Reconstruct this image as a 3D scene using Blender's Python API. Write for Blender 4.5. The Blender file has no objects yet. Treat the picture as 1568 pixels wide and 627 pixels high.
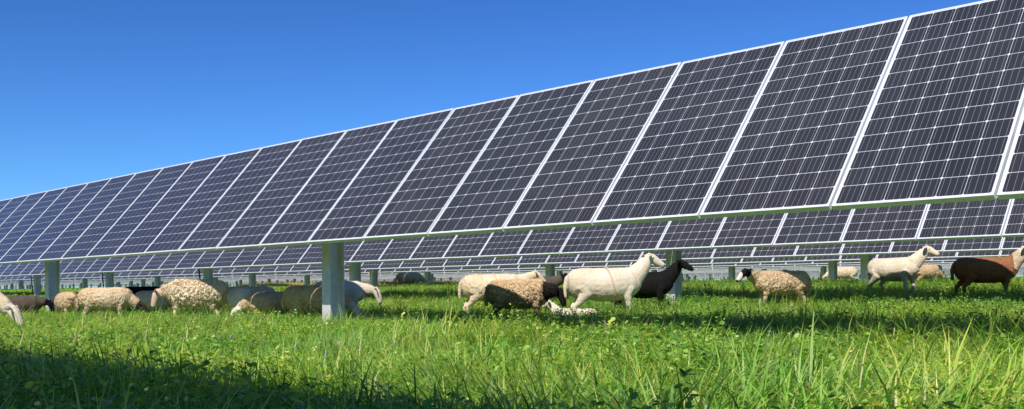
import bpy, math, random
import numpy as np
from mathutils import Vector, Matrix, noise
random.seed(7)
rng = np.random.default_rng(7)
R = math.radians
scene = bpy.context.scene
scene.view_settings.view_transform = 'Standard'
scene.view_settings.look = 'None'
scene.view_settings.exposure = 0
COL = scene.collection

# ------------------------------------------------------------------ geometry of the site
UX, UY = 0.704, 0.710        # horizontal direction across the rows
DX, DY = -0.7103, 0.7039     # along the rows
H = 0.55                     # camera height
F = 1480.0; CX = 784.0

def smooth(t):
    t = max(0.0, min(1.0, t)); return t*t*(3-2*t)
def terrain(x, y):
    D = UX*x + UY*y
    z = 0.42*smooth((D-8)/12) + 0.3*smooth((D-20)/60)
    z += 0.03*noise.noise(Vector((x*0.35, y*0.35, 0)))
    return z

# ------------------------------------------------------------------ helpers
def link(o, parent=None):
    COL.objects.link(o)
    if parent: o.parent = parent
    return o
def new_mat(name):
    m = bpy.data.materials.new(name); m.use_nodes = True
    nt = m.node_tree; nt.nodes.clear()
    return m, nt
def N(nt, typ, **kw):
    n = nt.nodes.new(typ)
    for k, v in kw.items(): setattr(n, k, v)
    return n
def setin(nt, sock, v):
    if isinstance(v, bpy.types.NodeSocket): nt.links.new(v, sock)
    elif v is not None: sock.default_value = v
def M(nt, op, a, b=None, c=None):
    n = N(nt, 'ShaderNodeMath', operation=op)
    setin(nt, n.inputs[0], a); setin(nt, n.inputs[1], b)
    if c is not None: setin(nt, n.inputs[2], c)
    return n.outputs[0]
def MIX(nt, f, a, b, blend='MIX'):
    n = N(nt, 'ShaderNodeMix', data_type='RGBA', blend_type=blend)
    setin(nt, n.inputs[0], f); setin(nt, n.inputs[6], a); setin(nt, n.inputs[7], b)
    return n.outputs[2]
def NOISE(nt, vec, scale, detail=3, rough=0.6):
    n = N(nt, 'ShaderNodeTexNoise'); n.inputs['Scale'].default_value = scale
    n.inputs['Detail'].default_value = detail; n.inputs['Roughness'].default_value = rough
    if vec is not None: nt.links.new(vec, n.inputs['Vector'])
    return n.outputs['Fac']
def RAMP(nt, f, stops):
    n = N(nt, 'ShaderNodeValToRGB'); nt.links.new(f, n.inputs[0])
    e = n.color_ramp.elements
    while len(e) < len(stops): e.new(0.5)
    for el, (p, c) in zip(e, stops): el.position = p; el.color = c
    return n.outputs[0]
def PRIN(nt, color, rough, metal=0.0, spec=0.5, bump=None, bstr=0.3, bdist=0.01):
    p = N(nt, 'ShaderNodeBsdfPrincipled'); o = N(nt, 'ShaderNodeOutputMaterial')
    setin(nt, p.inputs['Base Color'], color); setin(nt, p.inputs['Roughness'], rough)
    p.inputs['Metallic'].default_value = metal; p.inputs['Specular IOR Level'].default_value = spec
    if bump is not None:
        b = N(nt, 'ShaderNodeBump'); b.inputs['Strength'].default_value = bstr
        b.inputs['Distance'].default_value = bdist
        nt.links.new(bump, b.inputs['Height']); nt.links.new(b.outputs[0], p.inputs['Normal'])
    nt.links.new(p.outputs[0], o.inputs[0]); return p

# ------------------------------------------------------------------ materials
def mat_panel():
    m, nt = new_mat('solar_cells')
    uv = N(nt, 'ShaderNodeUVMap'); uv.uv_map = 'UVMap'
    s = N(nt, 'ShaderNodeSeparateXYZ'); nt.links.new(uv.outputs[0], s.inputs[0])
    u, v = s.outputs[0], s.outputs[1]
    pid = M(nt, 'FLOOR', M(nt, 'DIVIDE', u, 10.0))
    u = M(nt, 'SUBTRACT', u, M(nt, 'MULTIPLY', pid, 10.0))
    cu = M(nt, 'DIVIDE', M(nt, 'SUBTRACT', u, 0.0175), 0.1595)
    cv = M(nt, 'DIVIDE', M(nt, 'SUBTRACT', v, 0.0210), 0.1595)
    fru = M(nt, 'FRACT', cu); frv = M(nt, 'FRACT', cv)
    fu = M(nt, 'ABSOLUTE', M(nt, 'SUBTRACT', fru, 0.5))
    fv = M(nt, 'ABSOLUTE', M(nt, 'SUBTRACT', frv, 0.5))
    gap = M(nt, 'MAXIMUM', M(nt, 'GREATER_THAN', fu, 0.4915), M(nt, 'GREATER_THAN', fv, 0.4885))
    cor = M(nt, 'GREATER_THAN', M(nt, 'ADD', fu, fv), 0.925)
    m1 = M(nt, 'GREATER_THAN', M(nt, 'ABSOLUTE', M(nt, 'SUBTRACT', cu, 3.0)), 3.0)
    m2 = M(nt, 'GREATER_THAN', M(nt, 'ABSOLUTE', M(nt, 'SUBTRACT', cv, 6.0)), 6.0)
    white = M(nt, 'MAXIMUM', M(nt, 'MAXIMUM', gap, cor), M(nt, 'MAXIMUM', m1, m2))
    bb = M(nt, 'LESS_THAN', M(nt, 'ABSOLUTE', M(nt, 'SUBTRACT', M(nt, 'FRACT', M(nt, 'MULTIPLY', fru, 4.0)), 0.5)), 0.026)
    cid = N(nt, 'ShaderNodeCombineXYZ')
    nt.links.new(M(nt, 'FLOOR', cu), cid.inputs[0]); nt.links.new(M(nt, 'FLOOR', cv), cid.inputs[1]); nt.links.new(pid, cid.inputs[2])
    wn = N(nt, 'ShaderNodeTexWhiteNoise', noise_dimensions='3D'); nt.links.new(cid.outputs[0], wn.inputs[0])
    wp = N(nt, 'ShaderNodeTexWhiteNoise', noise_dimensions='1D'); nt.links.new(pid, wp.inputs['W'])
    cell = MIX(nt, wn.outputs[0], (0.019, 0.018, 0.022, 1), (0.029, 0.028, 0.034, 1))
    cell = MIX(nt, M(nt, 'MULTIPLY', wp.outputs[0], 0.6), cell, (0.017, 0.020, 0.030, 1))
    c = MIX(nt, M(nt, 'MULTIPLY', bb, 0.7), cell, (0.34, 0.35, 0.37, 1))
    c = MIX(nt, white, c, (0.68, 0.69, 0.70, 1))
    geo = N(nt, 'ShaderNodeNewGeometry')
    dust = NOISE(nt, geo.outputs['Position'], 1.3, 4)
    c = MIX(nt, M(nt, 'MULTIPLY', dust, 0.06), c, (0.5, 0.48, 0.42, 1))
    PRIN(nt, c, M(nt, 'ADD', M(nt, 'MULTIPLY', dust, 0.12), 0.08), spec=0.4)
    return m
def mat_metal(name, col, rough, metal, var=0.2, scale=30):
    m, nt = new_mat(name)
    g = N(nt, 'ShaderNodeNewGeometry')
    f = NOISE(nt, g.outputs['Position'], scale, 4)
    a = tuple(x*(1-var) for x in col)+(1,); b = tuple(min(1, x*(1+var)) for x in col)+(1,)
    PRIN(nt, MIX(nt, f, a, b), rough, metal)
    return m
def mat_leaf(name):
    m, nt = new_mat(name)
    at = N(nt, 'ShaderNodeAttribute', attribute_name='Col')
    g = N(nt, 'ShaderNodeNewGeometry'); oi = N(nt, 'ShaderNodeObjectInfo')
    f = NOISE(nt, g.outputs['Position'], 0.7, 4)
    c = MIX(nt, RAMP(nt, f, [(0.38, (0, 0, 0, 1)), (0.62, (1, 1, 1, 1))]), MIX(nt, 1.0, at.outputs[0], (0.76, 0.92, 0.85, 1), 'MULTIPLY'),
            MIX(nt, 1.0, at.outputs[0], (1.25, 1.12, 0.9, 1), 'MULTIPLY'))
    hs = N(nt, 'ShaderNodeHueSaturation'); nt.links.new(c, hs.inputs['Color'])
    nt.links.new(M(nt, 'ADD', M(nt, 'MULTIPLY', oi.outputs['Random'], 0.4), 0.85), hs.inputs['Value'])
    c = hs.outputs[0]
    d = N(nt, 'ShaderNodeBsdfPrincipled'); setin(nt, d.inputs['Base Color'], c)
    d.inputs['Roughness'].default_value = 0.42; d.inputs['Specular IOR Level'].default_value = 0.45
    t = N(nt, 'ShaderNodeBsdfTranslucent')
    nt.links.new(MIX(nt, 1.0, c, (1.45, 1.35, 0.6, 1), 'MULTIPLY'), t.inputs[0])
    mx = N(nt, 'ShaderNodeMixShader'); mx.inputs[0].default_value = 0.45
    nt.links.new(d.outputs[0], mx.inputs[1]); nt.links.new(t.outputs[0], mx.inputs[2])
    o = N(nt, 'ShaderNodeOutputMaterial'); nt.links.new(mx.outputs[0], o.inputs[0])
    return m
def mat_ground():
    m, nt = new_mat('meadow_soil')
    g = N(nt, 'ShaderNodeNewGeometry')
    f1 = NOISE(nt, g.outputs['Position'], 0.25, 5); f2 = NOISE(nt, g.outputs['Position'], 9, 5)
    c = RAMP(nt, f2, [(0.3, (0.08, 0.15, 0.03, 1)), (0.7, (0.22, 0.35, 0.06, 1))])
    c = MIX(nt, RAMP(nt, f1, [(0.5, (0, 0, 0, 1)), (0.75, (1, 1, 1, 1))]), c, (0.26, 0.36, 0.08, 1))
    PRIN(nt, c, 0.9, bump=f2, bstr=0.8, bdist=0.05)
    return m
def mat_fleece():
    m, nt = new_mat('fleece')
    at = N(nt, 'ShaderNodeAttribute', attribute_name='Col')
    tc = N(nt, 'ShaderNodeTexCoord')
    f = NOISE(nt, tc.outputs['Object'], 45, 6, 0.7); f2 = NOISE(nt, tc.outputs['Object'], 4, 3)
    c = MIX(nt, f, MIX(nt, 1.0, at.outputs[0], (0.78, 0.73, 0.65, 1), 'MULTIPLY'), MIX(nt, 1.0, at.outputs[0], (1.22, 1.22, 1.22, 1), 'MULTIPLY'))
    c = MIX(nt, RAMP(nt, f2, [(0.4, (0, 0, 0, 1)), (0.75, (.65, .65, .65, 1))]), c, MIX(nt, 1.0, c, (0.82, 0.71, 0.54, 1), 'MULTIPLY'))
    PRIN(nt, c, 0.8, spec=0.12, bump=f, bstr=0.6, bdist=0.012)
    return m
def mat_plain(name, col, rough=0.5):
    m, nt = new_mat(name)
    g = N(nt, 'ShaderNodeTexCoord'); f = NOISE(nt, g.outputs['Object'], 60, 2)
    PRIN(nt, MIX(nt, f, tuple(x*0.85 for x in col)+(1,), tuple(min(1, x*1.1) for x in col)+(1,)), rough)
    return m
M_PANEL = mat_panel()
M_FRAME = mat_metal('aluminium_frame', (0.80, 0.80, 0.80), 0.42, 0.15, 0.06)
M_BACK = mat_plain('white_backsheet', (0.62, 0.63, 0.64), 0.6)
M_GALV = mat_metal('galvanised_steel', (0.74, 0.71, 0.71), 0.42, 0.3, 0.25, 14)
M_BLACK = mat_plain('black_rubber', (0.02, 0.02, 0.02), 0.5)
M_LEAF = mat_leaf('meadow_leaves')
M_FLEECE = mat_fleece()
M_STRAP = mat_plain('harness_strap', (0.70, 0.46, 0.32), 0.7)

# ------------------------------------------------------------------ ground
def axis(n, near, far):
    t = np.linspace(-1, 1, n)
    return np.sinh(t*math.asinh(far/near))*near
xs = axis(181, 6, 1500); ys = axis(181, 6, 1500)+10
V = []; 
for y in ys:
    for x in xs: V.append((x, y, terrain(x, y)))
n = len(xs)
Fc = [(j*n+i, j*n+i+1, (j+1)*n+i+1, (j+1)*n+i) for j in range(n-1) for i in range(n-1)]
me = bpy.data.meshes.new('ground'); me.from_pydata(V, [], Fc); me.materials.append(mat_ground())
me.polygons.foreach_set('use_smooth', [True]*len(me.polygons))
link(bpy.data.objects.new('ground', me))

# ------------------------------------------------------------------ solar rows
TILT = R(49.5); CT, ST = math.cos(TILT), math.sin(TILT)
ZB = 1.06; PITCH = 1.012; PW = 0.995; PL = 1.956
def box(V, Fs, MI, x0, x1, v0, v1, n0, n1, mi, fn):
    b = len(V)
    for n_ in (n0, n1):
        for (x, v) in ((x0, v0), (x1, v0), (x1, v1), (x0, v1)):
            V.append(fn(x, v, n_))
    q = [(0, 3, 2, 1), (4, 5, 6, 7), (0, 1, 5, 4), (1, 2, 6, 5), (2, 3, 7, 6), (3, 0, 4, 7)]
    for f in q: Fs.append(tuple(b+i for i in f)); MI.append(mi)
def slope(x, v, n_): return (x, -v*CT + n_*ST, ZB + v*ST + n_*CT)
def build_module_mesh(k0, k1):
    V = []; Fs = []; MI = []; UVs = {}
    for k in range(k0, k1):
        x0 = 2.957 + k*PITCH + (PITCH-PW)/2; x1 = x0+PW
        j = random.uniform(-0.0015, 0.0015); a = random.uniform(-0.003, 0.003)
        fn = lambda x, v, n_, j=j, a=a, xm=(x0+x1)/2: slope(x, v, n_+j+a*(v-0.98)+a*0.5*(x-xm))
        w = 0.010
        for (a0, a1, b0, b1) in ((x0, x0+w, 0, PL), (x1-w, x1, 0, PL), (x0+w, x1-w, 0, w), (x0+w, x1-w, PL-w, PL)):
            box(V, Fs, MI, a0, a1, b0, b1, -0.040, 0, 1, fn)
        b = len(V)
        qd = ((x0+w, w), (x1-w, w), (x1-w, PL-w), (x0+w, PL-w))
        for (x, v) in qd: V.append(fn(x, v, -0.003))
        UVs[len(Fs)] = [((x-x0)+10*(k-k0), v) for (x, v) in qd]
        Fs.append((b, b+1, b+2, b+3)); MI.append(0)
        b = len(V)
        for (x, v) in qd: V.append(fn(x, v, -0.010))
        Fs.append((b+3, b+2, b+1, b)); MI.append(2)
    me = bpy.data.meshes.new('modules'); me.from_pydata(V, [], Fs)
    for m in (M_PANEL, M_FRAME, M_BACK): me.materials.append(m)
    me.polygons.foreach_set('material_index', MI)
    uvl = me.uv_layers.new(name='UVMap')
    for fi, uvs in UVs.items():
        p = me.polygons[fi]
        for li, uvv in zip(p.loop_indices, uvs): uvl.data[li].uv = uvv
    me.update()
    return me
ME_MOD = build_module_mesh(-16, 245)
X0 = 2.957-16*PITCH; X1 = 2.957+245*PITCH
def tube_mesh():
    V = []; Fs = []; MI = []
    cy, cz = -0.98*CT - 0.12*ST, ZB + 0.98*ST - 0.12*CT
    k = 12; r = 0.062
    for x in (X0, X1):
        for i in range(k):
            a = 2*math.pi*i/k; V.append((x, cy+r*math.cos(a), cz+r*math.sin(a)))
    for i in range(k): Fs.append((i, (i+1) % k, k+(i+1) % k, k+i)); MI.append(0)
    for q in range(-16, 246):
        x = 2.957+q*PITCH
        box(V, Fs, MI, x-0.03, x+0.03, 0.55, 1.41, -0.085, -0.043, 0, slope)
    me = bpy.data.meshes.new('torque_tube'); me.from_pydata(V, [], Fs); me.materials.append(M_GALV)
    return me
ME_TUBE = tube_mesh()
TY = -0.98*CT - 0.12*ST; TZ = ZB + 0.98*ST - 0.12*CT
def post_mesh(zs):
    V = []; Fs = []; MI = []
    idn = lambda x, y, z: (x, y, z)
    for (x, gz) in zs:
        zt = TZ-0.05; w = 0.085; dp = 0.10; th = 0.010
        box(V, Fs, MI, x-w, x+w, TY-dp, TY-dp+th, gz-0.4, zt, 0, idn)
        box(V, Fs, MI, x-w, x+w, TY+dp-th, TY+dp, gz-0.4, zt, 0, idn)
        box(V, Fs, MI, x-0.004, x+0.004, TY-dp+th, TY+dp-th, gz-0.4, zt-0.003, 0, idn)
        box(V, Fs, MI, x-0.05, x+0.05, TY-0.075, TY+0.075, zt-0.06, zt+0.12, 0, idn)
        for bz in (0.10, 0.22, 0.72):
            for sx in (-0.05, 0.05):
                box(V, Fs, MI, x+sx-0.012, x+sx+0.012, TY+dp, TY+dp+0.012, zt-bz-0.012, zt-bz+0.012, 0, idn)
    me = bpy.data.meshes.new('posts'); me.from_pydata(V, [], Fs); me.materials.append(M_GALV)
    return me
ang = math.atan2(DY, DX)
rows = [(-1.22, 0.0, [-9, -0.5, 8.2, 17, 25.7, 34.5]),
        (5.93, 0.0, [-8, 0.8, 9.587, 18.46, 27.2, 36, 44.7]),
        (12.3, 0.06, [0.5, 9.2, 17.9, 24.7, 31.2, 37.6, 44, 51, 58]),
        (18.5, 0.10, [0, 8.8, 17.6, 25.4, 33, 41, 49, 58, 66])]
D = 24.7; z = 0.15
for k in range(20):
    off = random.uniform(0, 8.7)
    rows.append((D, z, [off+8.7*i for i in range(-2, 27)])); D += 6.25; z = min(0.62, z+0.06)
for (D, z, ps) in rows:
    e = bpy.data.objects.new('solar_panel_row', None); COL.objects.link(e)
    e.location = (D*UX, D*UY, z); e.rotation_euler = (0, 0, ang)
    link(bpy.data.objects.new('modules', ME_MOD), e)
    link(bpy.data.objects.new('torque_tube', ME_TUBE), e)
    zs = []
    for t in ps:
        wx = (D-TY)*UX + t*DX; wy = (D-TY)*UY + t*DY
        zs.append((t, terrain(wx, wy)-z))
    link(bpy.data.objects.new('posts', post_mesh(zs)), e)

# ------------------------------------------------------------------ generic tube loft
def loft(V, Fs, P, A, B, side=Vector((0, 1, 0)), k=14):
    P = [Vector(p) for p in P]; base = len(V); n = len(P)
    for i, p in enumerate(P):
        T = (P[min(n-1, i+1)]-P[max(0, i-1)]).normalized()
        S = (side - T*side.dot(T)).normalized(); U = T.cross(S)
        for j in range(k):
            a = 2*math.pi*j/k
            V.append(tuple(p + S*A[i]*math.cos(a) + U*B[i]*math.sin(a)))
    for i in range(n-1):
        for j in range(k):
            Fs.append((base+i*k+j, base+i*k+(j+1) % k, base+(i+1)*k+(j+1) % k, base+(i+1)*k+j))
    Fs.append(tuple(base+j for j in reversed(range(k))))
    Fs.append(tuple(base+(n-1)*k+j for j in range(k)))

def cable(Drow, t, z):
    V = []; Fs = []
    P = [(0.12, 0.1, 1.55), (0.22, 0.12, 1.2), (0.26, 0.13, 0.9), (0.20, 0.12, 0.55), (0.12, 0.11, 0.2), (0.10, 0.11, -0.1)]
    loft(V, Fs, P, [0.02]*6, [0.02]*6, k=8)
    P = [(-0.02, 0.13, 1.5), (-0.04, 0.14, 1.3), (-0.16, 0.14, 1.15), (-0.18, 0.12, 1.05)]
    loft(V, Fs, P, [0.018]*4, [0.018]*4, k=8)
    box(V, Fs, [], -0.1, 0.1, 0.105, 0.2, 1.0, 1.28, 0, lambda x, y, z_: (x, y, z_))
    me = bpy.data.meshes.new('cable'); me.from_pydata(V, [], Fs); me.materials.append(M_BLACK)
    o = bpy.data.objects.new('tracker_controller_box', me); COL.objects.link(o)
    wx = (Drow-TY)*UX + t*DX; wy = (Drow-TY)*UY + t*DY
    o.location = (wx, wy, terrain(wx, wy)); o.rotation_euler = (0, 0, ang)
cable(12.3, 37.6, 0.06); cable(12.3, 24.7, 0.06); cable(12.3, 31.2, 0.06)

# ------------------------------------------------------------------ sheep
WHITE = (0.80, 0.72, 0.59); CREAM = (0.80, 0.67, 0.49); TAN = (0.66, 0.49, 0.31)
BROWN = (0.34, 0.155, 0.075); BLACK = (0.010, 0.009, 0.009); PINK = (0.68, 0.48, 0.38); GREYB = (0.12, 0.095, 0.075)
def seg_dist(p, a, b):
    ab = b-a; t = max(0, min(1, (p-a).dot(ab)/ab.length_squared)); return (p-(a+ab*t)).length
def sheep(px, Y, yaw, s=1.0, pose='up', body=WHITE, head=None, legs=None, wool=0.3, fat=1.0,
          hyaw=0, lf=1.0, strap=False, patch=None, dz=0.0, neck=None):
    head = head or body; legs = legs or body
    V = []; Fs = []
    st = [(-.525, .57, .04, .05), (-.505, .575, .10, .115), (-.45, .575, .145, .165), (-.36, .575, .172, .183), (-.22, .56, .188, .197), (-.06, .545, .205, .212),
          (.10, .55, .195, .21), (.24, .565, .168, .20), (.35, .59, .135, .175), (.43, .60, .09, .125), (.47, .605, .05, .07)]
    lie = pose == 'lie'
    loft(V, Fs, [(x, 0, z) for x, z, a, b in st], [a*fat for x, z, a, b in st], [b*(0.5+0.5*fat) for x, z, a, b in st], k=20)
    if pose == 'up' or lie:
        nk = [(.28, .60, .12, .16), (.41, .68, .092, .135), (.50, .78, .072, .105), (.56, .865, .06, .08)]
        hd = [(.535, .89, .045, .045), (.58, .90, .058, .066), (.635, .88, .057, .068), (.695, .845, .045, .055), (.755, .81, .035, .043), (.79, .79, .030, .033), (.802, .782, .017, .02)]
    elif pose == 'level':
        nk = [(.28, .60, .12, .16), (.42, .65, .09, .12), (.54, .70, .07, .09), (.62, .75, .058, .07)]
        hd = [(.60, .77, .045, .045), (.645, .765, .058, .066), (.70, .73, .057, .066), (.75, .68, .045, .054), (.80, .625, .035, .043), (.83, .59, .028, .032), (.838, .58, .015, .02)]
    elif pose == 'low':
        nk = [(.28, .60, .12, .16), (.42, .61, .095, .125), (.53, .605, .075, .10), (.60, .60, .062, .08)]
        hd = [(.585, .615, .05, .05), (.63, .60, .066, .075), (.67, .55, .066, .075), (.70, .47, .052, .06), (.72, .40, .042, .05), (.73, .36, .032, .036), (.733, .35, .017, .02)]
    else:
        nk = [(.28, .59, .12, .16), (.42, .55, .09, .12), (.54, .48, .072, .095), (.61, .42, .06, .075)]
        hd = [(.595, .445, .048, .048), (.635, .42, .062, .07), (.675, .375, .060, .070), (.71, .31, .048, .058), (.74, .25, .037, .045), (.755, .215, .03, .034), (.76, .205, .015, .02)]
    pivot = Vector((.34, 0, 0))
    def yw(x, z, f):
        v = Vector((x, 0, 0))-pivot
        a = R(hyaw)*f
        return Vector((pivot.x+v.x*math.cos(a), v.x*math.sin(a), z))
    NP = [yw(x, z, f) for (x, z, a, b), f in zip(nk, (0, .5, .9, 1))]
    HP = [yw(x, z, 1) for (x, z, a, b) in hd]
    sidev = Vector((-math.sin(R(hyaw)), math.cos(R(hyaw)), 0))
    loft(V, Fs, NP, [a for x, z, a, b in nk], [b for x, z, a, b in nk], side=sidev)
    loft(V, Fs, HP, [a for x, z, a, b in hd], [b for x, z, a, b in hd], side=sidev)
    for sg in (-1, 1):
        jx = random.uniform(-.06, .06); jh = random.uniform(-.07, .07)
        if not lie:
            loft(V, Fs, [(.30, sg*.09, .60), (.29, sg*.10, .50), (.27, sg*.11, .41), (.295+jx*.5, sg*.10, .245), (.285+jx, sg*.10, .09), (.30+jx, sg*.10, .045), (.315+jx, sg*.10, 0)],
                 [.05, .07, .045, .029, .020, .026, .030], [.08, .09, .055, .031, .021, .028, .036], k=10)
            loft(V, Fs, [(-.36, sg*.08, .62), (-.33, sg*.10, .52), (-.28, sg*.115, .43), (-.36+jh*.5, sg*.105, .33), (-.425+jh*.7, sg*.10, .265), (-.40+jh, sg*.10, .10), (-.385+jh, sg*.10, .045), (-.37+jh, sg*.10, 0)],
                 [.06, .095, .07, .042, .029, .021, .027, .030], [.10, .13, .09, .050, .036, .022, .029, .036], k=10)
        else:
            loft(V, Fs, [(.30, sg*.10, .50), (.36, sg*.12, .40), (.25, sg*.15, .37), (.18, sg*.16, .37)], [.07, .05, .03, .028], [.08, .05, .03, .03], k=10)
            loft(V, Fs, [(-.33, sg*.10, .52), (-.22, sg*.17, .43), (-.36, sg*.18, .38), (-.22, sg*.19, .37)], [.1, .07, .035, .028], [.12, .07, .035, .03], k=10)
    loft(V, Fs, [(-.48, 0, .68), (-.53, 0, .63), (-.555, 0, .53), (-.55, 0, .42), (-.545, 0, .38)], [.03, .032, .027, .022, .014], [.03, .032, .027, .022, .014], k=8)
    me = bpy.data.meshes.new('tmp'); me.from_pydata(V, [], Fs)
    o = bpy.data.objects.new('tmp', me); COL.objects.link(o)
    rm = o.modifiers.new('r', 'REMESH'); rm.mode = 'VOXEL'; rm.voxel_size = 0.011
    sm = o.modifiers.new('s', 'SMOOTH'); sm.factor = 0.5; sm.iterations = 4
    dg = bpy.context.evaluated_depsgraph_get(); dg.update()
    ev = o.evaluated_get(dg); out = bpy.data.meshes.new_from_object(ev)
    bpy.data.objects.remove(o); bpy.data.meshes.remove(me)
    seed = random.uniform(0, 50)
    poll = HP[1]; muz = HP[-1]; nb = NP[1]
    W = []; C = []; FF = [tuple(p.vertices) for p in out.polygons]
    wooly = []
    for v in out.vertices:
        p = v.co.copy()
        dh = seg_dist(p, poll, muz); dn = seg_dist(p, nb, NP[-1])
        ishead = dh < 0.10 and (p-nb).length > 0.11
        isleg = (p.z < 0.34 and not lie) and not (pose == 'graze' and p.x > 0.5)
        if ishead: c = Vector(head)
        elif isleg: c = Vector(legs)
        else:
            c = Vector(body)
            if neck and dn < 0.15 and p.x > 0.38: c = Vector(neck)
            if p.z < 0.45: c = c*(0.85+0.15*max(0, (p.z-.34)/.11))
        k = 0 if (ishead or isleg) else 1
        if k:
            nn = noise.noise(Vector((p.x*22+seed, p.y*22, p.z*16))) + 0.9*noise.noise(Vector((p.x*46+seed, p.y*46, p.z*34)))
            nb_ = noise.noise(Vector((p.x*5+seed, p.y*5, p.z*5)))
            amt = wool*(0.5 if dn < 0.14 else 1)
            p = p + v.normal*(amt*(0.016*nn + 0.012*nb_ + 0.016))
            c = c*(1+0.24*wool*nn)
            wooly.append((p.copy(), v.normal.copy(), c.copy()))
        if patch and noise.noise(Vector((p.x*5+seed, p.y*5, p.z*5))) > 0.15:
            if ishead or patch[1] == 'all': c = Vector(patch[0])
        if ishead and (p-muz).length < 0.045: c = c*0.45 + Vector((0.12, 0.07, 0.06))*(0.4 if head is not BLACK else 0.05)
        if p.z < 0.05 and not lie: c = Vector((0.05, 0.04, 0.03))
        W.append(tuple(p)); C.append(tuple(c)+(1,))
    bpy.data.meshes.remove(out)
    # locks of wool / coarse hair lying down the flank
    nl = int(2000 + 7000*min(1, wool))
    for _ in range(nl):
        p, nrm, c = random.choice(wooly)
        L = 0.008 + 0.022*wool*random.uniform(.5, 1.2)
        g_ = Vector((-.35, 0, -.75))
        d = (nrm*(0.3+0.35*wool) + g_ - nrm*nrm.dot(g_)*0.9 + Vector((random.uniform(-.3, .3), random.uniform(-.3, .3), random.uniform(-.3, .3)))).normalized()
        sd = d.cross(nrm)
        if sd.length < 1e-3: continue
        sd.normalize(); wdt = 0.0035+0.005*wool
        cc = c*random.uniform(.9, 1.25); b = len(W)
        q = p - nrm*0.004
        W += [tuple(q+sd*wdt), tuple(q-sd*wdt), tuple(q+nrm*wdt), tuple(q+d*L)]
        C += [tuple(cc)+(1,)]*3 + [tuple(cc*1.12)+(1,)]
        FF += [(b, b+3, b+2), (b+2, b+3, b+1), (b+1, b+3, b)]
    T = (muz-poll).normalized(); upv = T.cross(sidev); 
    if upv.dot(Vector((math.cos(R(hyaw))*.3, math.sin(R(hyaw))*.3, 1))) < 0: upv = -upv
    for sg in (-1, 1):
        eb = poll + sidev*sg*0.05 + upv*0.025
        back = -T*0.02
        P = [eb, eb+sidev*sg*.035+upv*.006+back*.3, eb+sidev*sg*.08+back*.8-upv*.004, eb+sidev*sg*.125+back*1.3-upv*.018, eb+sidev*sg*.145+back*1.6-upv*.026]
        v0 = len(W); VV = []; F2 = []
        loft(VV, F2, P, [.012, .028, .035, .024, .005], [.008, .009, .008, .006, .003], side=T, k=8)
        W += VV; C += [tuple(Vector(head)*0.9)+(1,)]*len(VV)
        FF += [tuple(v0+i for i in f) for f in F2]
    for sg in (-1, 1):
        cpt = poll + T*0.055 + sidev*sg*0.050 + upv*0.018
        v0 = len(W); VV = []; F2 = []
        loft(VV, F2, [cpt-sidev*sg*.012, cpt-sidev*sg*.004, cpt+sidev*sg*.006, cpt+sidev*sg*.010], [.006, .012, .010, .003], [.006, .012, .010, .003], side=T, k=8)
        W += VV; C += [(0.01, 0.008, 0.006, 1)]*len(VV)
        FF += [tuple(v0+i for i in f) for f in F2]
    me = bpy.data.meshes.new('sheep'); me.from_pydata(W, [], FF)
    ca = me.color_attributes.new('Col', 'FLOAT_COLOR', 'POINT')
    ca.data.foreach_set('color', np.array(C, dtype=np.float32).ravel())
    me.materials.append(M_FLEECE); me.polygons.foreach_set('use_smooth', [True]*len(me.polygons))
    X = (px-CX)/F*Y
    o = bpy.data.objects.new('sheep', me); COL.objects.link(o)
    zz = terrain(X, Y) + dz
    if lie: zz -= 0.30*s
    o.location = (X, Y, zz); o.rotation_euler = (0, 0, R(yaw)); o.scale = (s*lf, s, s)
    if strap:
        VV = []; F2 = []; k = 28; wd = 0.012
        rr = [(.03 - wd), (.03 + wd)]
        for xx in rr:
            for j in range(k):
                a = 2*math.pi*j/k
                ca_, sa_ = math.cos(a), math.sin(a)
                VV.append((xx + 0.05*sa_*-1 + 0.03*abs(ca_), .198*fat*ca_*1.0+math.copysign(0.018, ca_), .55+(.21*(0.5+0.5*fat)+0.014+0.014*wool)*sa_))
        for j in range(k): F2.append((j, (j+1) % k, k+(j+1) % k, k+j))
        ms = bpy.data.meshes.new('harness_strap'); ms.from_pydata(VV, [], F2); ms.materials.append(M_STRAP)
        so = bpy.data.objects.new('harness_strap', ms); link(so, o)
        sd = so.modifiers.new('t', 'SOLIDIFY'); sd.thickness = 0.008
    return o
# centre group
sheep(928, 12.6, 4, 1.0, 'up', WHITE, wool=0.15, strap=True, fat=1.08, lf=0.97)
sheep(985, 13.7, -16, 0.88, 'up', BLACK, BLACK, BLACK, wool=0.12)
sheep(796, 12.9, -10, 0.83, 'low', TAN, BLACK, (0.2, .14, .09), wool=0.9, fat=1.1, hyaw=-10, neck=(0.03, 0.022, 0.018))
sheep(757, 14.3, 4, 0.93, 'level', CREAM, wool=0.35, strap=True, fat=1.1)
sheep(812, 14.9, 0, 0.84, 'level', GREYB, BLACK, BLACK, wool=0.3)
sheep(880, 13.5, 170, 0.62, 'lie', WHITE, wool=0.3, dz=-0.08)
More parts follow.
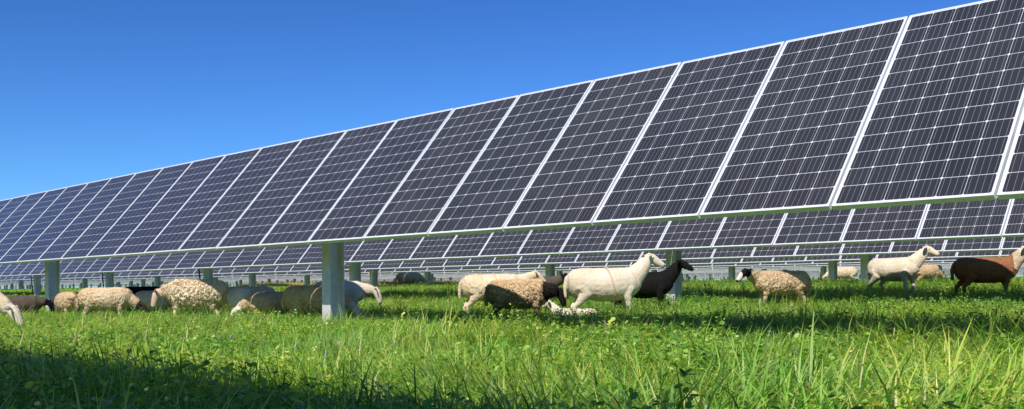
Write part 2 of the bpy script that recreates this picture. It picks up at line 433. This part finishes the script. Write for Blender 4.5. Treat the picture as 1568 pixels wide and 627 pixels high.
# left group
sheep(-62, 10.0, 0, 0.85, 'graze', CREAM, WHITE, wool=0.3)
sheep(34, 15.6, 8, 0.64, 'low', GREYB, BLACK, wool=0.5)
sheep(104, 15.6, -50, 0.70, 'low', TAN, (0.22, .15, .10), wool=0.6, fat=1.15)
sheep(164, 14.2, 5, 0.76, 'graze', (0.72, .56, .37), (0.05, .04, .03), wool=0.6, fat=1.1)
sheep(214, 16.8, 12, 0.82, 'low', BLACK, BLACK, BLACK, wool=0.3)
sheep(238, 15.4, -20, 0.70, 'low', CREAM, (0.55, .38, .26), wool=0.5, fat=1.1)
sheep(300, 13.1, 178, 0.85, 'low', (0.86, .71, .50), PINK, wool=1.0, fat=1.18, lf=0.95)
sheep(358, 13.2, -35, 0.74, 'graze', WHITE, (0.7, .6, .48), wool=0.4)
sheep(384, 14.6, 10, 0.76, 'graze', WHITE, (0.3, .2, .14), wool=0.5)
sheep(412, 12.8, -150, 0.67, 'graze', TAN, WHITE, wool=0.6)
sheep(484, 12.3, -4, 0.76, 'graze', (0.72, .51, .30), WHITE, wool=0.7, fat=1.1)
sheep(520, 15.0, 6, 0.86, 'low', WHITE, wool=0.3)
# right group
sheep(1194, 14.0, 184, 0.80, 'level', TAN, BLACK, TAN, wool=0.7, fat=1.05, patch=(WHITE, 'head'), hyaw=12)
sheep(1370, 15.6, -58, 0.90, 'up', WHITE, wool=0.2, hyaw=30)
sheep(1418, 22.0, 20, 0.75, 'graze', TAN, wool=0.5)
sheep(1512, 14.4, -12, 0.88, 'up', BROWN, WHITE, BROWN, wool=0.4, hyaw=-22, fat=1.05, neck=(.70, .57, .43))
sheep(628, 33.0, 0, 0.85, 'graze', CREAM, wool=0.5)
sheep(1290, 30.0, 180, 0.85, 'graze', CREAM, wool=0.5)

# ------------------------------------------------------------------ meadow
G1 = (0.22, 0.41, 0.06); G2 = (0.35, 0.53, 0.095); G3 = (0.11, 0.25, 0.045); GY = (0.54, 0.60, 0.16); STRAW = (0.70, 0.62, 0.34)
class P_:
    def __init__(s): s.V = []; s.F = []; s.C = []
    def blade(s, x, y, h, w, ang_, lean, col, z0=0.0, tipc=1.15):
        dx, dy = math.cos(ang_), math.sin(ang_); px_, py_ = -dy, dx; b = len(s.V)
        for t, ww in ((0, .7), (.35, 1), (.7, .75)):
            o = lean*h*t*t; z_ = z0 + h*(t-0.45*lean*t*t)
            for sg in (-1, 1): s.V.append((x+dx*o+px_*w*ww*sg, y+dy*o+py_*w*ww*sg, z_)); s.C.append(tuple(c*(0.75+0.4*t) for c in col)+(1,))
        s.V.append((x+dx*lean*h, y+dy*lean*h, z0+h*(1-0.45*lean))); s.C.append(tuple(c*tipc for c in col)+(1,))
        s.F += [(b, b+1, b+3, b+2), (b+2, b+3, b+5, b+4), (b+4, b+5, b+6)]
    def leaf(s, p, L, w, ang_, pitch, roll, col):
        T = Vector((math.cos(ang_)*math.cos(pitch), math.sin(ang_)*math.cos(pitch), math.sin(pitch)))
        S = Vector((-math.sin(ang_), math.cos(ang_), 0)); U = T.cross(S); S = (S*math.cos(roll)+U*math.sin(roll))
        b = len(s.V); p = Vector(p)
        for (a, c) in ((0, 0), (.35, -.42), (.75, -.45), (1, 0), (.75, .45), (.35, .42)):
            s.V.append(tuple(p+T*L*a+S*w*c*1.6-Vector((0, 0, 0.12*L*a*a)))); s.C.append(tuple(q for q in col)+(1,))
        s.F += [(b, b+1, b+2, b+3), (b, b+3, b+4, b+5)]
    def clover(s, x, y, h, col, size=0.02):
        a = random.uniform(0, 6.28); ln = random.uniform(0, .35)
        X_, Y_ = x+math.cos(a)*ln*h, y+math.sin(a)*ln*h
        s.blade(x, y, h, 0.0012, a, ln, G3)
        zz = h*(1-0.45*ln); a0 = random.uniform(0, 6.28)
        for i in range(3):
            s.leaf((X_, Y_, zz), size*random.uniform(.8, 1.25), size*.6, a0+i*2.09, random.uniform(-.7, .8), random.uniform(-.8, .8), col)
    def flower(s, x, y, h, col, r=0.010):
        s.blade(x, y, h, 0.0015, random.uniform(0, 6), 0.1, G3)
        c = Vector((x, y, h*.97))
        for i in range(22):
            d = Vector((random.gauss(0, 1), random.gauss(0, 1), random.gauss(.3, 1))).normalized(); b = len(s.V)
            e = d.orthogonal().normalized()*r*.28; k = random.uniform(.8, 1.2)
            for q in (c+e, c-e, c+d*r*1.15): s.V.append(tuple(q)); s.C.append(tuple(min(1, z*k) for z in col)+(1,))
            s.F.append((b, b+1, b+2))
    def obj(s, name, coll):
        me = bpy.data.meshes.new(name); me.from_pydata(s.V, [], s.F)
        ca = me.color_attributes.new('Col', 'FLOAT_COLOR', 'POINT')
        ca.data.foreach_set('color', np.array(s.C, dtype=np.float32).ravel()); me.materials.append(M_LEAF)
        o = bpy.data.objects.new(name, me); coll.objects.link(o); return o
def rcol(w=(4, 5, 2.8, 2.0, 0.35)):
    c = random.choices((G1, G2, G3, GY, STRAW), w)[0]; k = random.uniform(.7, 1.2)
    return tuple(q*k for q in c)
def disc(r):
    a = random.uniform(0, 6.283); q = r*math.sqrt(random.random()); return q*math.cos(a), q*math.sin(a)
collN = bpy.data.collections.new('meadow_patches_near')
for i in range(4):
    p = P_()
    for _ in range(240):
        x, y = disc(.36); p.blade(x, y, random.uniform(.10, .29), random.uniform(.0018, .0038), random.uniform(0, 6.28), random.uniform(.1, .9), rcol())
    for _ in range(170):
        x, y = disc(.36); p.clover(x, y, random.uniform(.06, .22), rcol((4, 6, 2.5, 2.2, 0)), random.uniform(.013, .023))
    if i < 2:
        for _ in range(2):
            x, y = disc(.3); p.flower(x, y, random.uniform(.19, .27), random.choice([(.66, .42, .56), (.85, .78, .74), (.85, .8, .74)]), .010)
    p.obj('patch_a', collN)
for i in range(5):
    p = P_()
    hb = random.uniform(.8, 1.25); ad = random.uniform(0, 6.28)
    for _ in range(300):
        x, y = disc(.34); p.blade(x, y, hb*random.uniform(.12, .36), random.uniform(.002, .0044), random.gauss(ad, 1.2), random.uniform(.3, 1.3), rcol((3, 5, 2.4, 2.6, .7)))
    for _ in range(45):
        x, y = disc(.34); p.clover(x, y, random.uniform(.06, .2), rcol(), .018)
    p.obj('patch_b', collN)
for i in range(2):
    p = P_()
    for _ in range(26):
        x0, y0 = disc(.3); h = random.uniform(.18, .34); a = random.uniform(0, 6.28); ln = random.uniform(0, .4)
        p.blade(x0, y0, h, .002, a, ln, G3)
        for q in range(22):
            t = random.uniform(.2, 1); o_ = ln*h*t*t
            base = (x0+math.cos(a)*o_, y0+math.sin(a)*o_, h*(t-.45*ln*t*t))
            p.leaf(base, random.uniform(.018, .032), random.uniform(.007, .012), random.uniform(0, 6.28), random.uniform(-.3, .9), random.uniform(-.7, .7), rcol((3, 6, 2, 2.5, 0)))
    for _ in range(150):
        x, y = disc(.34); p.blade(x, y, random.uniform(.1, .26), .003, random.uniform(0, 6.28), random.uniform(.1, .9), rcol())
    for _ in range(50):
        x, y = disc(.34); p.clover(x, y, random.uniform(.05, .14), rcol(), .018)
    p.obj('patch_c', collN)
collF = bpy.data.collections.new('meadow_patches_far')
for i in range(4):
    p = P_()
    for _ in range(900):
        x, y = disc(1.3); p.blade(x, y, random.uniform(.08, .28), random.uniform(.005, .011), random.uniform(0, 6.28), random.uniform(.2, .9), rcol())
    for _ in range(400):
        x, y = disc(1.3); p.leaf((x, y, random.uniform(.05, .2)), .05, .04, random.uniform(0, 6.28), random.uniform(-.4, .6), random.uniform(-.5, .5), rcol((4, 5, 2, 2, 0)))
    p.obj('patch_far', collF)
collW = bpy.data.collections.new('weed_plants')
for i in range(4):
    p = P_()
    for _ in range(9):
        x0, y0 = disc(.12); h = random.uniform(.25, .45); a = random.uniform(0, 6.28); ln = random.uniform(0, .5)
        p.blade(x0, y0, h, .003, a, ln, G3)
        for q in range(26):
            t = random.uniform(.15, 1); o_ = ln*h*t*t
            base = (x0+math.cos(a)*o_, y0+math.sin(a)*o_, h*(t-.45*ln*t*t))
            p.leaf(base, random.uniform(.022, .042), random.uniform(.009, .016), random.uniform(0, 6.28), random.uniform(-.3, .9), random.uniform(-.5, .5), rcol((4, 5, 3, 1, 0)))
    p.obj('weed', collW)
collT = bpy.data.collections.new('dry_grass_tufts')
for i in range(3):
    p = P_()
    for _ in range(260):
        x, y = disc(.6); p.blade(x, y, random.uniform(.25, .5), random.uniform(.006, .012), random.uniform(0, 6.28), random.uniform(.05, .5), tuple(q*random.uniform(.7, 1.1) for q in (.62, .50, .26)))
    p.obj('dry_tuft', collT)
collA = bpy.data.collections.new('arching_grass_tufts')
for i in range(3):
    p = P_()
    for _ in range(70):
        x, y = disc(.07); a = math.atan2(y, x)+random.gauss(0, .5)
        p.blade(x, y, random.uniform(.22, .46), random.uniform(.0022, .0042), a, random.uniform(.4, 1.5), rcol((3, 6, 1, 2, .3)))
    p.obj('arching_tuft', collA)
collB = bpy.data.collections.new('chicory_plants')
p = P_()
for q in range(3):
    x, y = disc(.03); h = random.uniform(.30, .4)
    p.blade(x, y, h, .002, random.uniform(0, 6), .05, G3)
    if q == 0:
        for i in range(12): p.leaf((x, y, h), .018, .006, i*.52, .25, 0, (.14, .18, .85))
p.obj('chicory', collB)

def scatter(name, pts, coll):
    a = np.array(pts, dtype=np.float32)
    me = bpy.data.meshes.new(name); me.from_pydata([tuple(q) for q in a[:, :3].tolist()], [], [])
    r = me.attributes.new('rotz', 'FLOAT', 'POINT'); r.data.foreach_set('value', a[:, 3].copy())
    s = me.attributes.new('scl', 'FLOAT', 'POINT'); s.data.foreach_set('value', a[:, 4].copy())
    o = bpy.data.objects.new(name, me); COL.objects.link(o)
    ng = bpy.data.node_groups.new(name+'_scatter', 'GeometryNodeTree')
    ng.interface.new_socket(name='Geometry', in_out='INPUT', socket_type='NodeSocketGeometry')
    ng.interface.new_socket(name='Geometry', in_out='OUTPUT', socket_type='NodeSocketGeometry')
    gi = ng.nodes.new('NodeGroupInput'); go = ng.nodes.new('NodeGroupOutput')
    iop = ng.nodes.new('GeometryNodeInstanceOnPoints'); ci = ng.nodes.new('GeometryNodeCollectionInfo')
    ci.inputs['Collection'].default_value = coll; ci.inputs['Separate Children'].default_value = True; ci.inputs['Reset Children'].default_value = True
    na = ng.nodes.new('GeometryNodeInputNamedAttribute'); na.data_type = 'FLOAT'; na.inputs['Name'].default_value = 'rotz'
    nb = ng.nodes.new('GeometryNodeInputNamedAttribute'); nb.data_type = 'FLOAT'; nb.inputs['Name'].default_value = 'scl'
    cx = ng.nodes.new('ShaderNodeCombineXYZ')
    L = ng.links
    L.new(na.outputs[0], cx.inputs[2]); L.new(gi.outputs[0], iop.inputs['Points']); L.new(ci.outputs[0], iop.inputs['Instance'])
    iop.inputs['Pick Instance'].default_value = True
    L.new(cx.outputs[0], iop.inputs['Rotation']); L.new(nb.outputs[0], iop.inputs['Scale'])
    L.new(iop.outputs[0], go.inputs[0])
    md = o.modifiers.new('scatter', 'NODES'); md.node_group = ng
    return o
def fill(y0, y1, dens, m, sc=(.74, 1.18)):
    out = []; st_ = 1/math.sqrt(dens); y = y0
    while y < y1:
        xm = 0.58*max(y, 0)+m; x = -xm
        while x < xm:
            X_ = x+random.uniform(-.5, .5)*st_; Y_ = y+random.uniform(-.5, .5)*st_
            k = random.uniform(*sc)*(1+0.42*noise.noise(Vector((X_*.8, Y_*.8, 5))))
            out.append((X_, Y_, terrain(X_, Y_)-0.01, random.uniform(0, 6.28), k)); x += st_
        y += st_
    return out
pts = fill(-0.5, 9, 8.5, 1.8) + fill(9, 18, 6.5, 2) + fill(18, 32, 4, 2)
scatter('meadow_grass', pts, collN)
scatter('meadow_grass_distant', fill(30, 130, 0.9, 4), collF)
wp = []
for _ in range(300):
    Y_ = random.uniform(7, 26); px = random.gauss(1250, 260) if random.random() < .7 else random.uniform(0, 1568)
    X_ = (px-CX)/F*Y_
    if noise.noise(Vector((X_*.5, Y_*.5, 9))) > -0.05: wp.append((X_, Y_, terrain(X_, Y_), random.uniform(0, 6.28), random.uniform(.6, .95)))
scatter('weeds', wp, collW)
ap = []
for _ in range(150):
    Y_ = random.uniform(3.6, 13); px = random.gauss(1150, 300) if random.random() < .65 else random.uniform(-50, 1620)
    X_ = (px-CX)/F*Y_
    ap.append((X_, Y_, terrain(X_, Y_), random.uniform(0, 6.28), random.uniform(.55, .9)))
scatter('grass_tufts', ap, collA)
dp = []
for _ in range(1500):
    Y_ = random.uniform(50, 80); px = random.uniform(380, 730); X_ = (px-CX)/F*Y_
    dp.append((X_, Y_, terrain(X_, Y_), random.uniform(0, 6.28), random.uniform(.8, 1.2)))
scatter('dry_grass', dp, collT)
bp = []
for (bx, by) in ((-1.42, 5.3), (0.6, 6.2), (2.0, 7.0), (-1.2, 4.2), (3.1, 6.6)):
    bp.append((bx, by, terrain(bx, by), random.uniform(0, 6), 0.85))
scatter('chicory_flowers', bp, collB)

# ------------------------------------------------------------------ sky, sun, camera
S = Vector((-UX-0.4*DX, -UY-0.4*DY, 1.12)).normalized()
el = math.asin(S.z); rot = math.atan2(S.x, S.y)
w = bpy.data.worlds.new('World'); scene.world = w; w.use_nodes = True
nt = w.node_tree; nt.nodes.clear()
sky = N(nt, 'ShaderNodeTexSky', sky_type='NISHITA'); sky.sun_disc = False
sky.sun_elevation = el; sky.sun_rotation = rot; sky.altitude = 300; sky.air_density = 1.0; sky.dust_density = 0.3; sky.ozone_density = 2.5
tint = MIX(nt, 1.0, sky.outputs[0], (0.064, 0.097, 0.133, 1), 'MULTIPLY')
gm = N(nt, 'ShaderNodeGamma'); gm.inputs[1].default_value = 1.42; nt.links.new(tint, gm.inputs[0])
sc = MIX(nt, 1.0, gm.outputs[0], (10, 10, 10, 1), 'MULTIPLY')
bg = N(nt, 'ShaderNodeBackground'); bg.inputs[1].default_value = 0.112
ow = N(nt, 'ShaderNodeOutputWorld')
nt.links.new(sc, bg.inputs[0]); nt.links.new(bg.outputs[0], ow.inputs[0])
sl = bpy.data.lights.new('sun', 'SUN'); sl.energy = 5.0; sl.angle = R(0.5); sl.color = (1, 0.96, 0.89)
so = bpy.data.objects.new('sun', sl); COL.objects.link(so)
so.rotation_euler = S.to_track_quat('Z', 'Y').to_euler()
cam = bpy.data.cameras.new('camera'); co = bpy.data.objects.new('camera', cam); COL.objects.link(co)
co.location = (0, 0, H); co.rotation_euler = (R(90), R(0.45), 0)
cam.sensor_width = 36; cam.lens = 36*F/1568; cam.shift_y = (440-313.5)/1568
cam.clip_start = 0.05; cam.clip_end = 5000
scene.camera = co
